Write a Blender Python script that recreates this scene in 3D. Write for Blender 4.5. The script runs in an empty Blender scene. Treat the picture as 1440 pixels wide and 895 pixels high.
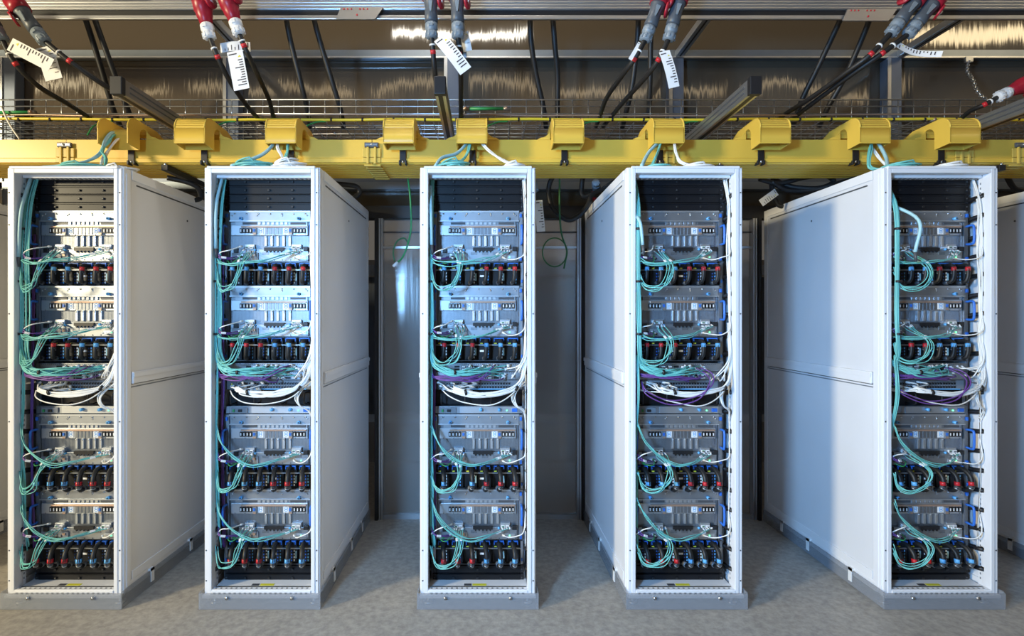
import bpy, bmesh, math, random
from mathutils import Vector, Matrix
random.seed(7)
SC = bpy.context.scene
COL = SC.collection
PI = math.pi
F, CX, CY, ZC = 747.0, 682.0, 445.0, 1.537        # focal length in px (1440 wide), vanishing point, eye height
def at(px, py, Y): return Vector(((px-CX)*Y/F, Y, ZC+(CY-py)*Y/F))

# ------------------------------------------------------------------ materials
MATS = {}
def mat(name, col, rough=.5, metal=0., spec=.5, noise=0., nscale=8., trans=0., alpha=1., emit=None, es=0., bump=0., bscale=200., stretch=(1,1,1), coat=0.):
    m = bpy.data.materials.new(name); m.use_nodes = True
    nt = m.node_tree; b = nt.nodes['Principled BSDF']
    c = (*col, 1)
    b.inputs['Base Color'].default_value = c
    b.inputs['Roughness'].default_value = rough
    b.inputs['Metallic'].default_value = metal
    b.inputs['Specular IOR Level'].default_value = spec
    b.inputs['Transmission Weight'].default_value = trans
    b.inputs['Alpha'].default_value = alpha
    b.inputs['Coat Weight'].default_value = coat
    if emit: b.inputs['Emission Color'].default_value = (*emit, 1); b.inputs['Emission Strength'].default_value = es
    if noise or bump:
        tc = nt.nodes.new('ShaderNodeTexCoord'); mp = nt.nodes.new('ShaderNodeMapping')
        mp.inputs['Scale'].default_value = stretch
        nt.links.new(tc.outputs['Object'], mp.inputs['Vector'])
    if noise:
        n = nt.nodes.new('ShaderNodeTexNoise'); n.inputs['Scale'].default_value = nscale; n.inputs['Detail'].default_value = 5
        r = nt.nodes.new('ShaderNodeValToRGB')
        r.color_ramp.elements[0].position = .3; r.color_ramp.elements[1].position = .7
        r.color_ramp.elements[0].color = (*[x*(1-noise) for x in col], 1)
        r.color_ramp.elements[1].color = (*[min(1, x*(1+noise)) for x in col], 1)
        nt.links.new(mp.outputs['Vector'], n.inputs['Vector']); nt.links.new(n.outputs['Fac'], r.inputs['Fac'])
        nt.links.new(r.outputs['Color'], b.inputs['Base Color'])
    if bump:
        n2 = nt.nodes.new('ShaderNodeTexNoise'); n2.inputs['Scale'].default_value = bscale; n2.inputs['Detail'].default_value = 3
        bp = nt.nodes.new('ShaderNodeBump'); bp.inputs['Strength'].default_value = bump; bp.inputs['Distance'].default_value = .01
        nt.links.new(mp.outputs['Vector'], n2.inputs['Vector']); nt.links.new(n2.outputs['Fac'], bp.inputs['Height'])
        nt.links.new(bp.outputs['Normal'], b.inputs['Normal'])
    MATS[name] = m
    return m
mat('white_paint', (.80,.81,.84), .35, noise=.02, nscale=3)
mat('panel_paint', (.74,.75,.78), .42, noise=.03, nscale=2)
mat('steel', (.36,.385,.42), .43, .85, noise=.05, nscale=20)
mat('steel_mesh', (.25,.27,.30), .42, .8, noise=.12, nscale=120)
mat('steel_plate', (.54,.57,.61), .42, .85, noise=.04, nscale=15)
mat('zinc', (.62,.64,.67), .3, 1.)
mat('alu', (.55,.57,.60), .32, .9, noise=.04, nscale=6)
mat('rail', (.26,.30,.35), .35, .8, noise=.05, nscale=6)
mat('alu_dark', (.16,.19,.25), .4, .5)
mat('taupe_alu', (.33,.30,.27), .35, .7)
mat('aisle_blue', (.07,.085,.115), .4, noise=.5, nscale=3, stretch=(4,1,.6))
mat('tan_wall', (.46,.41,.36), .5, noise=.1, nscale=2)
mat('black', (.012,.012,.014), .45)
mat('black_gloss', (.008,.0085,.011), .42, spec=.3, noise=.2, nscale=12)
mat('black_module', (.010,.011,.014), .45, spec=.3)
mat('rubber', (.012,.012,.013), .5, bump=.05, bscale=300)
mat('dark_grey', (.07,.075,.085), .45)
mat('mid_grey', (.20,.22,.25), .45)
mat('grey_plastic', (.20,.245,.29), .42)
mat('slate_plastic', (.075,.09,.11), .42)
mat('white_plastic', (.78,.79,.80), .4)
mat('blue', (.03,.16,.62), .35)
mat('blue_dark', (.02,.09,.38), .4)
mat('blue_light', (.12,.42,.80), .35)
mat('red', (.55,.02,.03), .38)
mat('red_deep', (.36,.012,.03), .35)
mat('copper', (.46,.31,.23), .42, .5)
mat('yellow', (.72,.475,.07), .36, noise=.03, nscale=4)
mat('yellow_clear', (.62,.44,.09), .25, coat=.3)
mat('yellow_wire', (.78,.62,.04), .4)
mat('sticker_yellow', (.70,.66,.05), .5)
mat('green', (.03,.30,.09), .4)
mat('green_dark', (.015,.13,.04), .4)
mat('aqua', (.16,.52,.49), .42, noise=.12, nscale=3)
mat('aqua_pale', (.36,.60,.66), .42, noise=.06, nscale=3)
mat('violet', (.14,.055,.26), .42)
mat('white_cord', (.82,.82,.80), .42)
mat('paper', (.82,.83,.84), .55)
mat('paper_ink', (.05,.04,.05), .6)
mat('clear', (.36,.39,.44), .13, alpha=.45, spec=.6)
mat('led', (.1,.9,.3), .4, emit=(.15,1,.35), es=2.5)
mat('lamp_glow', (1,1,1), .4, emit=(1,.93,.80), es=34.)
mat('lamp_gold', (1,1,1), .4, emit=(1,.78,.45), es=16.)
mat('lamp_warm', (1,1,1), .4, emit=(1,.74,.42), es=5.5)
mat('concrete', (.385,.355,.315), .5, noise=.07, nscale=3.5, bump=.06, bscale=60)
# concrete: add finer speckle on top of the blotches
def concrete_extra():
    m = MATS['concrete']; nt = m.node_tree; b = nt.nodes['Principled BSDF']
    src = b.inputs['Base Color'].links[0].from_socket
    tc = nt.nodes.new('ShaderNodeTexCoord')
    n = nt.nodes.new('ShaderNodeTexNoise'); n.inputs['Scale'].default_value = 26; n.inputs['Detail'].default_value = 9; n.inputs['Roughness'].default_value = .7
    r = nt.nodes.new('ShaderNodeValToRGB'); r.color_ramp.elements[0].position = .38; r.color_ramp.elements[1].position = .62
    r.color_ramp.elements[0].color = (.66,.66,.67,1); r.color_ramp.elements[1].color = (1.12,1.12,1.10,1)
    mx = nt.nodes.new('ShaderNodeMix'); mx.data_type = 'RGBA'; mx.blend_type = 'MULTIPLY'; mx.inputs[0].default_value = .8
    nt.links.new(tc.outputs['Object'], n.inputs['Vector']); nt.links.new(n.outputs['Fac'], r.inputs['Fac'])
    nt.links.new(src, mx.inputs[6]); nt.links.new(r.outputs['Color'], mx.inputs[7]); nt.links.new(mx.outputs[2], b.inputs['Base Color'])
concrete_extra()
# ribbed twin-wall polycarbonate: every vertical flute leans a little, so reflections break into upright streaks
def poly_mat(name, col, trans, rough, tilt, wave):
    m = mat(name, col, rough, trans=trans, spec=.75)
    nt = m.node_tree; b = nt.nodes['Principled BSDF']; L = nt.links.new; N = nt.nodes.new
    tc = N('ShaderNodeTexCoord'); geo = N('ShaderNodeNewGeometry')
    def noise(scale, det):
        mp = N('ShaderNodeMapping'); mp.inputs['Scale'].default_value = scale
        n = N('ShaderNodeTexNoise'); n.inputs['Scale'].default_value = 1; n.inputs['Detail'].default_value = det
        L(tc.outputs['Object'], mp.inputs['Vector']); L(mp.outputs['Vector'], n.inputs['Vector']); return n.outputs['Fac']
    def lin(sock, k):
        q = N('ShaderNodeMath'); q.operation = 'MULTIPLY_ADD'; L(sock, q.inputs[0]); q.inputs[1].default_value = k; q.inputs[2].default_value = -.5*k; return q.outputs[0]
    a = lin(noise((110, 1, .7), 2), tilt); w = lin(noise((1.5, 1, 2.2), 1), wave); h = lin(noise((90, 5, 1), 2), tilt*1.5)
    ad = N('ShaderNodeMath'); ad.operation = 'ADD'; L(a, ad.inputs[0]); L(w, ad.inputs[1])
    cb = N('ShaderNodeCombineXYZ'); L(h, cb.inputs[0]); L(ad.outputs[0], cb.inputs[2])
    va = N('ShaderNodeVectorMath'); va.operation = 'ADD'; L(geo.outputs['Normal'], va.inputs[0]); L(cb.outputs[0], va.inputs[1])
    vn = N('ShaderNodeVectorMath'); vn.operation = 'NORMALIZE'; L(va.outputs[0], vn.inputs[0]); L(vn.outputs[0], b.inputs['Normal'])
    return m
poly_mat('poly_wall', (.092,.073,.053), 0., .075, .045, .07)
poly_mat('poly_pane', (.86,.84,.82), .82, .13, .05, .02)


# ------------------------------------------------------------------ mesh builder
class MB:
    def __init__(s): s.v = []; s.f = []; s.m = []; s.mats = []; s.sm = []
    def mi(s, name):
        if name not in s.mats: s.mats.append(name)
        return s.mats.index(name)
    def add(s, vs, fs, m, smooth=False):
        o = len(s.v); k = s.mi(m)
        s.v.extend(tuple(v) for v in vs)
        for f in fs: s.f.append(tuple(i+o for i in f)); s.m.append(k); s.sm.append(smooth)
        return s
    def box(s, x0, x1, y0, y1, z0, z1, m, ch=0.):
        if x1 < x0: x0, x1 = x1, x0
        if y1 < y0: y0, y1 = y1, y0
        if z1 < z0: z0, z1 = z1, z0
        c = min(ch, (x1-x0)*.45, (y1-y0)*.45, (z1-z0)*.45)
        if c <= 0:
            vs = [(x,y,z) for z in (z0,z1) for y in (y0,y1) for x in (x0,x1)]
            return s.add(vs, [(0,2,3,1),(4,5,7,6),(0,1,5,4),(2,6,7,3),(0,4,6,2),(1,3,7,5)], m)
        bm = bmesh.new(); bmesh.ops.create_cube(bm, size=1)
        for v in bm.verts: v.co = Vector((x0 if v.co.x < 0 else x1, y0 if v.co.y < 0 else y1, z0 if v.co.z < 0 else z1))
        bmesh.ops.bevel(bm, geom=bm.edges[:], offset=c, segments=2, affect='EDGES', profile=.5)
        bm.verts.index_update(); vs = [v.co[:] for v in bm.verts]; fs = [[v.index for v in f.verts] for f in bm.faces]; bm.free()
        return s.add(vs, fs, m)
    def tube(s, pts, r, m, n=6, caps=True):
        pts = [Vector(p) for p in pts]; rs = r if isinstance(r, (list, tuple)) else [r]*len(pts)
        T = [(pts[min(i+1, len(pts)-1)]-pts[max(i-1, 0)]).normalized() for i in range(len(pts))]
        a = Vector((0,0,1)) if abs(T[0].z) < .9 else Vector((1,0,0))
        N = (a-T[0]*a.dot(T[0])).normalized(); vs = []
        for i, p in enumerate(pts):
            N = N-T[i]*N.dot(T[i])
            N = N.normalized() if N.length > 1e-6 else T[i].orthogonal().normalized()
            B = T[i].cross(N)
            for k in range(n):
                t = 2*PI*k/n; vs.append(p+N*(math.cos(t)*rs[i])+B*(math.sin(t)*rs[i]))
        fs = [(i*n+k, i*n+(k+1)%n, (i+1)*n+(k+1)%n, (i+1)*n+k) for i in range(len(pts)-1) for k in range(n)]
        if caps: fs += [tuple(range(n))[::-1], tuple((len(pts)-1)*n+k for k in range(n))]
        return s.add(vs, fs, m, True)
    def cyl(s, p0, p1, r, m, n=12, r1=None): return s.tube([p0, p1], [r, r if r1 is None else r1], m, n)
    def prism(s, poly, axis, a0, a1, m):
        """poly: 2-D outline; axis 'x' -> (y,z), 'y' -> (x,z), 'z' -> (x,y)."""
        def P(u, v, a): return {'x': (a,u,v), 'y': (u,a,v), 'z': (u,v,a)}[axis]
        n = len(poly); vs = [P(u,v,a0) for u,v in poly]+[P(u,v,a1) for u,v in poly]
        fs = [tuple(range(n))[::-1], tuple(range(n, 2*n))]+[(i,(i+1)%n,n+(i+1)%n,n+i) for i in range(n)]
        return s.add(vs, fs, m)
    def xf(s, M):
        s.v = [tuple(M @ Vector(v)) for v in s.v]; return s
    def build(s, name, parent=None, loc=(0,0,0)):
        me = bpy.data.meshes.new(name); me.from_pydata(s.v, [], s.f)
        for n in s.mats: me.materials.append(MATS[n])
        me.polygons.foreach_set('material_index', s.m); me.polygons.foreach_set('use_smooth', s.sm)
        bm = bmesh.new(); bm.from_mesh(me); bmesh.ops.recalc_face_normals(bm, faces=bm.faces[:]); bm.to_mesh(me); bm.free()
        o = bpy.data.objects.new(name, me); COL.objects.link(o); o.location = loc
        if parent: o.parent = parent
        return o
def tag(o, label=None, cat=None, group=None, kind=None):
    if label: o['label'] = label
    if cat: o['category'] = cat
    if group: o['group'] = group
    if kind: o['kind'] = kind
    return o
def thing(name, loc, label, cat, group=None):
    o = bpy.data.objects.new(name, None); COL.objects.link(o); o.location = loc; o.empty_display_size = .05
    return tag(o, label, cat, group)
def struct(name, mb): return tag(mb.build(name), kind='structure')
def kids(o): return [c for c in bpy.data.objects if c.parent == o]
def dup(o, loc, label=None, group=None, tree=None):
    r = o.copy(); COL.objects.link(r); r.location = loc
    if label: r['label'] = label
    if group: r['group'] = group
    for ch in tree[o.name]:
        c = ch.copy(); COL.objects.link(c); c.parent = r
        for g in tree.get(ch.name, ()): d = g.copy(); COL.objects.link(d); d.parent = c
    return r
def tree_of(o):
    t = {o.name: kids(o)}
    for c in t[o.name]: t[c.name] = kids(c)
    return t
def spline(pts, per=7):
    P = [Vector(p) for p in pts]; P = [P[0]*2-P[1]]+P+[P[-1]*2-P[-2]]; out = []
    for i in range(1, len(P)-2):
        for k in range(per):
            t = k/per; a, b, c, d = P[i-1], P[i], P[i+1], P[i+2]
            out.append(.5*((2*b)+(c-a)*t+(2*a-5*b+4*c-d)*t*t+(3*b-a-3*c+d)*t**3))
    out.append(P[-2]); return out

# ------------------------------------------------------------------ the setting
struct('floor', MB().box(-9, 9, -3, 9, -.1, 0, 'concrete'))
WY = 4.12
struct('wall_back', MB().box(-7, 7, WY, WY+.02, 2.36, 4.6, 'poly_wall'))
struct('wall_far', MB().box(-9, 9, 7.2, 7.3, 0, 2.3, 'tan_wall'))
trim_n = [0]
def trim(mb):
    trim_n[0] += 1; return struct('trim_%d' % trim_n[0], mb)
trim(MB().box(-7, 7, 4.0, 4.10, 2.275, 2.37, 'black'))                                        # black header over the rack backs
trim(MB().box(-7, 7, 4.02, 4.10, 2.50, 2.555, 'rail').box(-7, 7, 4.05, 4.10, 2.555, 2.60, 'alu_dark'))   # rail above it
trim(MB().box(-7, 7, 4.05, 4.11, 3.515, 3.57, 'rail').box(-7, 7, 4.03, 4.05, 3.50, 3.512, 'zinc'))      # mid rail of the upper wall
trim(MB().box(-7, 7, 4.05, 4.11, 4.2, 4.28, 'alu'))
for x in (-3.62, -1.925, -.25, 1.455, 3.11):                                                   # posts
    trim(MB().box(x-.055, x+.055, 4.03, 4.115, 2.37, 3.5, 'alu_dark', .006).box(x-.06, x-.035, 4.02, 4.03, 2.37, 3.5, 'alu'))
# containment panes between the racks
for i, (a, b) in enumerate(((-1.87, -1.52), (-.80, .725), (1.41, 2.05), (2.76, 3.36))):
    struct('window_%d' % (i+1), MB().box(a+.03, b-.03, 4.045, 4.06, .035, 2.275, 'poly_pane'))
    m = MB()
    for x in (a, b-.03):
        m.box(x, x+.012, 4.0, 4.07, .0, 2.275, 'alu').box(x+.012, x+.018, 4.01, 4.07, 0, 2.275, 'dark_grey').box(x+.018, x+.03, 4.0, 4.07, 0, 2.275, 'alu')
    m.box(a+.03, b-.03, 4.02, 4.07, 0, .035, 'alu').box(a+.03, b-.03, 4.02, 4.044, 2.05, 2.068, 'alu').box(a+.03, b-.03, 4.025, 4.044, 2.17, 2.18, 'dark_grey')
    trim(m)
    for x in (a-.03, b+.006): trim(MB().box(x, x+.024, 3.99, 4.06, 0, 2.275, 'black'))
trim(MB().box(-6, 6, 5.6, 5.75, .42, .50, 'alu').box(-6, 6, 5.6, 5.75, 0, .42, 'taupe_alu'))
trim(MB().box(-6, 6, 5.3, 5.4, 1.95, 2.05, 'alu'))
struct('wall_aisle', MB().box(-6, 6, 5.62, 5.7, .5, 1.95, 'aisle_blue'))

# ------------------------------------------------------------------ racks
FY = 2.8
RX = [-2.22, -1.18, -.0375, 1.057, 2.406]
RN = ['leftmost open rack', 'second open rack', 'middle open rack', 'fourth open rack', 'rightmost open rack']      # counted from the left
ZB, ZT = .06, 2.33
W2, O2 = .283, .262          # half widths: front frame, opening
def make_rack(x, label, openfront=True):
    t = thing('server_rack', (x, FY, 0), label, 'server rack', 'row of white server racks')
    f = MB()
    f.box(-W2, -O2, 0, .05, ZB, ZT, 'white_paint', .003).box(O2, W2, 0, .05, ZB, ZT, 'white_paint', .003)
    f.box(-O2, O2, 0, .05, ZT-.037, ZT, 'white_paint', .003).box(-O2, O2, -.004, .05, ZB, ZB+.03, 'white_paint', .003)
    f.box(-W2, W2, -.006, 0, ZT-.015, ZT-.004, 'white_paint')
    f.build('front_frame', t)
    for s in (-1, 1):
        p = MB()                                       # corner post with stepped outer lip
        p.box(s*.286, s*.306, .015, .075, ZB, ZT-.004, 'white_paint', .003).box(s*.283, s*.300, .004, .02, ZB, ZT-.01, 'white_paint', .002)
        p.box(s*.306, s*.309, .035, .058, ZB+.03, ZT-.03, 'white_paint')
        for z in (.14, .30, .98, 1.55, 2.02, 2.19): p.cyl((s*.2915, .0045, z), (s*.2915, .0025, z), .004, 'dark_grey', 8)
        p.build('corner_post', t)
        q = MB(); q.box(s*.283, s*.305, 1.15, 1.2, ZB, ZT-.004, 'white_paint', .003); q.build('corner_post', t)
        for (z0, z1) in ((ZB+.05, 1.165), (1.235, ZT-.004)):
            sp = MB(); sp.box(s*.296, s*.303, .078, 1.15, z0, z1, 'panel_paint')
            sp.box(s*.303, s*.309, .078, 1.15, z1-.05, z1, 'white_paint', .002) if z1 > 2 else sp.box(s*.303, s*.309, .078, 1.15, z0, z0+.045, 'white_paint', .002)
            if z1 > 2: sp.box(s*.303, s*.3045, .12, 1.11, z1-.075, z1-.067, 'dark_grey')
            sp.build('side_panel', t)
        r = MB(); r.box(s*.300, s*.316, .078, 1.17, 1.170, 1.235, 'white_paint', .005).box(s*.303, s*.3045, .078, 1.15, 1.150, 1.156, 'mid_grey').box(s*.316, s*.320, .078, 1.17, 1.205, 1.228, 'white_paint', .001); r.build('mid_rail', t)
        for y in (.62, .64): pass
        sc = MB(); sc.cyl((s*.303, .62, 2.15), (s*.3055, .62, 2.15), .006, 'dark_grey', 10); sc.build('screw', t)
        b = MB(); b.box(s*.285, s*.307, .05, 1.17, ZB-.005, ZB+.05, 'white_paint', .004); b.build('base_rail', t)
        k = MB(); k.box(s*.312, s*.318, -.015, 1.19, .002, .09, 'clear'); k.build('side_skirt', t)
        for y in (.22, .62, .92):
            c = MB(); c.box(s*.307, s*.323, y, y+.028, .085, .10, 'white_plastic').box(s*.319, s*.323, y, y+.028, .025, .10, 'white_plastic'); c.build('skirt_clip', t)
        for y in (.05, 1.1):
            ft = MB(); ft.cyl((s*.265, y, 0), (s*.265, y, .012), .026, 'zinc', 16).cyl((s*.265, y, .012), (s*.265, y, .065), .011, 'zinc', 12).cyl((s*.265, y, .03), (s*.265, y, .04), .017, 'zinc', 6)
            ft.build('levelling_foot', t)
        # inner mounting rail, perforated strip
        mr = MB(); mr.box(s*.243, s*.258, .13, .17, ZB+.03, ZT-.05, 'mid_grey')
        mr.build('mounting_rail', t)
        ps = MB(); ps.box(s*.264, s*.268, .05, .075, ZB+.03, ZT-.04, 'white_paint')
        for i in range(86):
            z = .12+i*.025
            ps.box(s*.2635, s*.2645, .059, .066, z, z+.011, 'mid_grey')
        ps.build('perforated_strip', t)
        for i in range(20):
            z = .175+i*.1055
            c = MB()
            c.tube([(s*.268, .045, z+.004), (s*.262, .075, z), (s*.260, .11, z-.004), (s*.264, .145, z-.012)], .0125, 'black', 6).box(s*.262, s*.275, .04, .058, z-.006, z+.018, 'black')
            c.build('cable_bracket', t)
    rf = MB(); rf.box(-.30, .30, .05, 1.2, ZT-.02, ZT-.004, 'panel_paint').box(-.26, .26, .05, .09, ZT-.05, ZT-.02, 'white_paint'); 
    for i in range(20): rf.box(-.25+i*.0255, -.238+i*.0255, .058, .078, ZT-.052, ZT-.05, 'mid_grey')
    rf.build('roof_panel', t)
    tb = MB(); tb.box(-.245, .245, .10, .115, ZT-.046, ZT-.022, 'alu'); tb.build('cross_bar', t)
    bp = MB(); bp.box(-.283, .283, .0, 1.18, ZB-.004, ZB+.008, 'white_paint').box(-.262, .262, .002, .03, ZB+.028, ZB+.034, 'white_paint')
    bp.box(-.262, .262, .03, .16, ZB+.008, ZB+.030, 'white_paint')
    for i in range(19): bp.box(-.25+i*.0268, -.240+i*.0268, .012, .022, ZB+.033, ZB+.0345, 'dark_grey')
    for i in range(19): bp.box(-.25+i*.0268, -.238+i*.0268, -.0055, -.0035, ZB+.013, ZB+.0205, 'dark_grey')
    bp.build('floor_plate', t)
    sk = MB(); sk.box(-.03, .045, .05, .072, ZB+.030, ZB+.0308, 'sticker_yellow').box(-.075, -.035, .05, .072, ZB+.030, ZB+.0308, 'dark_grey'); tag(sk.build('warning_sticker', t), 'yellow and black sticker')
    bk = MB(); bk.box(-.296, .296, 1.16, 1.19, ZB, ZT, 'black'); bk.build('rear_door', t)
    fs = MB(); fs.box(-.318, .318, -.022, -.016, .002, .085, 'clear')
    fs.build('front_skirt', t)
    fl = MB(); fl.box(-.305, .305, -.014, .03, ZB-.006, ZB+.012, 'white_paint', .004)
    for sx in (-.17, .17): fl.cyl((sx, -.014, ZB+.003), (sx, -.03, ZB+.003), .008, 'zinc', 10)
    fl.build('base_lip', t)
    return t
for x, n in zip(RX, RN): make_rack(x, 'white server rack full of cabling, ' + n + (' from the left' if n[0] in 'sf' else ' of the row'))
def side_rack(x, label):
    t = make_rack(x, label)
    m = MB(); m.box(-.26, .26, .05, .07, .1, 2.28, 'black_gloss', .004); m.build('front_door', t)
side_rack(3.715, 'white rack cut off at the frame edge, right of the rightmost open rack')
side_rack(-3.72, 'grey-looking rack cut off at the frame edge, left of the leftmost open rack')

# ------------------------------------------------------------------ what the racks hold
EY = 2.915
def ze(py): return 1.537+(445-py)*EY/F
ORD = ['top', 'second', 'third', 'bottom']
# -- compute chassis
def make_chassis():
    t = thing('compute_chassis', (0,0,0), '', 'server')
    b = MB(); b.box(-.222, .222, .012, .5, 0, .281, 'steel_mesh')
    for i in range(84):
        x = -.205+i*.0049
        b.box(x, x+.0022, .0105, .012, .085, .146, 'steel')
    b.build('chassis_body', t)
    m = MB(); m.box(-.2185, .224, -.004, .012, .222, .2805, 'steel', .002).box(-.2185, .224, -.010, -.004, .272, .2805, 'steel_plate').box(-.2185, .224, -.010, -.004, .222, .228, 'steel_plate')
    for i in range(7): m.cyl((-.19+i*.0645, -.004, .264), (-.19+i*.0645, -.0065, .264), .0045, 'zinc', 8)
    for i in range(4): m.cyl((-.205+i*.137, -.004, .255), (-.205+i*.137, -.0065, .255), .004, 'zinc', 8)
    m.build('top_beam', t)
    for x in (-.1525, .1625):
        s = MB(); s.cyl((x, -.004, .237), (x, -.022, .237), .0085, 'blue_light', 12).cyl((x, -.022, .237), (x, -.024, .237), .004, 'dark_grey', 8); tag(s.build('thumbscrew', t), 'blue thumbscrew')
    v = MB(); v.box(-.19, .205, .002, .012, .203, .222, 'steel')
    for (a, c) in ((-.150, -.072), (.112, .196)): v.box(a, c, -.001, .002, .207, .219, 'dark_grey')
    for i in range(7): v.box(-.064+i*.0245, -.050+i*.0245, -.003, .002, .206, .220, 'steel_plate')
    v.build('vent_strip', t)
    p = MB(); p.box(-.212, .208, -.003, .012, .146, .203, 'steel_plate', .002)
    for i in range(5): p.box(-.024+i*.0195, -.009+i*.0195, -.006, -.003, .151, .19, 'steel_mesh')
    for i in range(8): p.cyl((-.19+i*.055, -.003, .1495), (-.19+i*.055, -.0045, .1495), .002, 'dark_grey', 6)
    p.build('connector_plate', t)
    c = MB(); c.box(-.155, .202, -.012, -.003, .188, .197, 'copper', .002); tag(c.build('copper_bar', t), 'copper bar')
    for x0 in (-.161, .1315):
        for i in range(4):
            q = MB(); x = x0+i*.0176
            q.box(x, x+.013, -.012, -.003, .158, .185, 'black').box(x+.004, x+.0095, -.0135, -.012, .164, .179, 'white_plastic')
            q.build('power_connector', t)
    for s, x in ((1, -.0885), (-1, .108)):
        q = MB(); q.box(x, x+.02, -.014, -.003, .15, .186, 'mid_grey').box(x+.003, x+.013, -.018, -.014, .166, .18, 'blue').box(x+.002, x+.018, -.016, -.014, .150, .158, 'copper'); q.build('latch', t)
    for x in (-.064, .0755):
        q = MB(); q.box(x, x+.030, -.0055, -.003, .153, .19, 'paper')
        for zc in (.165, .178):
            ring = [(x+.015+.0085*math.cos(k*PI/3+PI/6), zc+.0062*math.sin(k*PI/3+PI/6)) for k in range(6)]
            for k in range(6):
                (a, b2), (c2, d) = ring[k], ring[(k+1)%6]
                q.cyl((a, -.006, b2), (c2, -.006, d), .0012, 'blue_light', 4)
        q.box(x+.009, x+.021, -.0062, -.0055, .170, .173, 'blue')
        tag(q.build('symbol_sticker', t), 'white sticker with blue rings')
    for i in range(5):
        q = MB(); x = -.03+i*.033; q.box(x, x+.013, .002, .012, .088, .146, 'steel_plate', .002).cyl((x+.0065, .002, .139), (x+.0065, 0, .139), .003, 'zinc', 8); q.build('cover_rib', t)
    lb = MB(); lb.box(-.215, .212, -.003, .012, .004, .072, 'steel', .002)
    for i in range(5): lb.box(-.10+i*.06, -.065+i*.06, -.0045, -.003, .04, .055, 'steel_mesh')
    for i in range(10): lb.cyl((-.2+i*.045, -.003, .012), (-.2+i*.045, -.005, .012), .003, 'dark_grey', 6)
    lb.build('lower_board', t)
    for x in (-.134, .122):
        q = MB(); q.box(x, x+.052, -.008, .012, .074, .097, 'steel_plate', .001)
        q.box(x+.004, x+.024, -.016, -.008, .072, .086, 'white_plastic', .001).box(x+.028, x+.048, -.016, -.008, .072, .086, 'white_plastic', .001)
        q.box(x+.007, x+.021, -.0165, -.016, .075, .08, 'dark_grey').box(x+.031, x+.045, -.0165, -.016, .075, .08, 'dark_grey').box(x+.007, x+.020, -.0168, -.0155, .081, .084, 'green')
        q.build('port_block', t)
    q = MB(); q.box(-.028, .08, -.012, .0, .062, .08, 'black')
    for i in range(5): q.prism([(-.02+i*.02, .062), (-.008+i*.02, .062), (-.014+i*.02, .052)], 'y', -.012, -.004, 'black')
    q.build('socket_strip', t)
    q = MB(); q.box(.187, .212, -.014, .0, .060, .084, 'black', .002); q.build('fan_plug', t)
    q = MB(); q.box(-.195, -.17, -.012, .0, .05, .075, 'black', .002); q.build('fan_plug', t)
    for x, z in ((.113, .070), (-.078, .066)):
        s = MB(); s.cyl((x, -.003, z), (x, -.014, z), .0065, 'blue_light', 10); s.build('thumbscrew', t)
    bd = MB(); bd.box(-.205, -.06, -.010, -.003, .008, .05, 'mid_grey')
    for i in range(6): bd.box(-.198+i*.022, -.184+i*.022, -.015, -.010, .012+.01*(i%3), .024+.01*(i%3), ('green','dark_grey','steel_plate','black','mid_grey','copper')[i])
    bd.build('control_board', t)
    l = MB(); l.box(.13, .20, -.006, -.003, .018, .036, 'steel_plate'); l.cyl((.173, -.006, .027), (.173, -.009, .027), .004, 'led', 8); l.build('status_light', t)
    for s in (-1, 1):
        e = MB(); e.box(s*.224, s*.244, .0, .012, .004, .277, 'steel').box(s*.228, s*.24, -.01, .0, .245, .265, 'blue', .002).box(s*.228, s*.24, -.01, .0, .008, .028, 'blue', .002); e.build('mounting_ear', t)
        x = s*.236
        h = MB(); h.tube(spline([(x, .0, .195), (x, -.03, .197), (x, -.045, .185), (x, -.045, .108), (x, -.03, .096), (x, .0, .098)], 4), .0062, 'blue', 8); tag(h.build('pull_handle', t), 'blue pull handle')
    return t
chassis = make_chassis(); ctree = tree_of(chassis)
CZ = [ze(369), ze(474.5), ze(654.5), ze(760)]
first = True
for r, x in enumerate(RX):
    for k, z in enumerate(CZ):
        lab = f'{ORD[k]} steel compute chassis in the {RN[r]}'
        if first: chassis.location = (x, EY, z); tag(chassis, lab, group='compute chassis'); first = False
        else: dup(chassis, (x, EY, z), lab, 'compute chassis', ctree)
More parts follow.
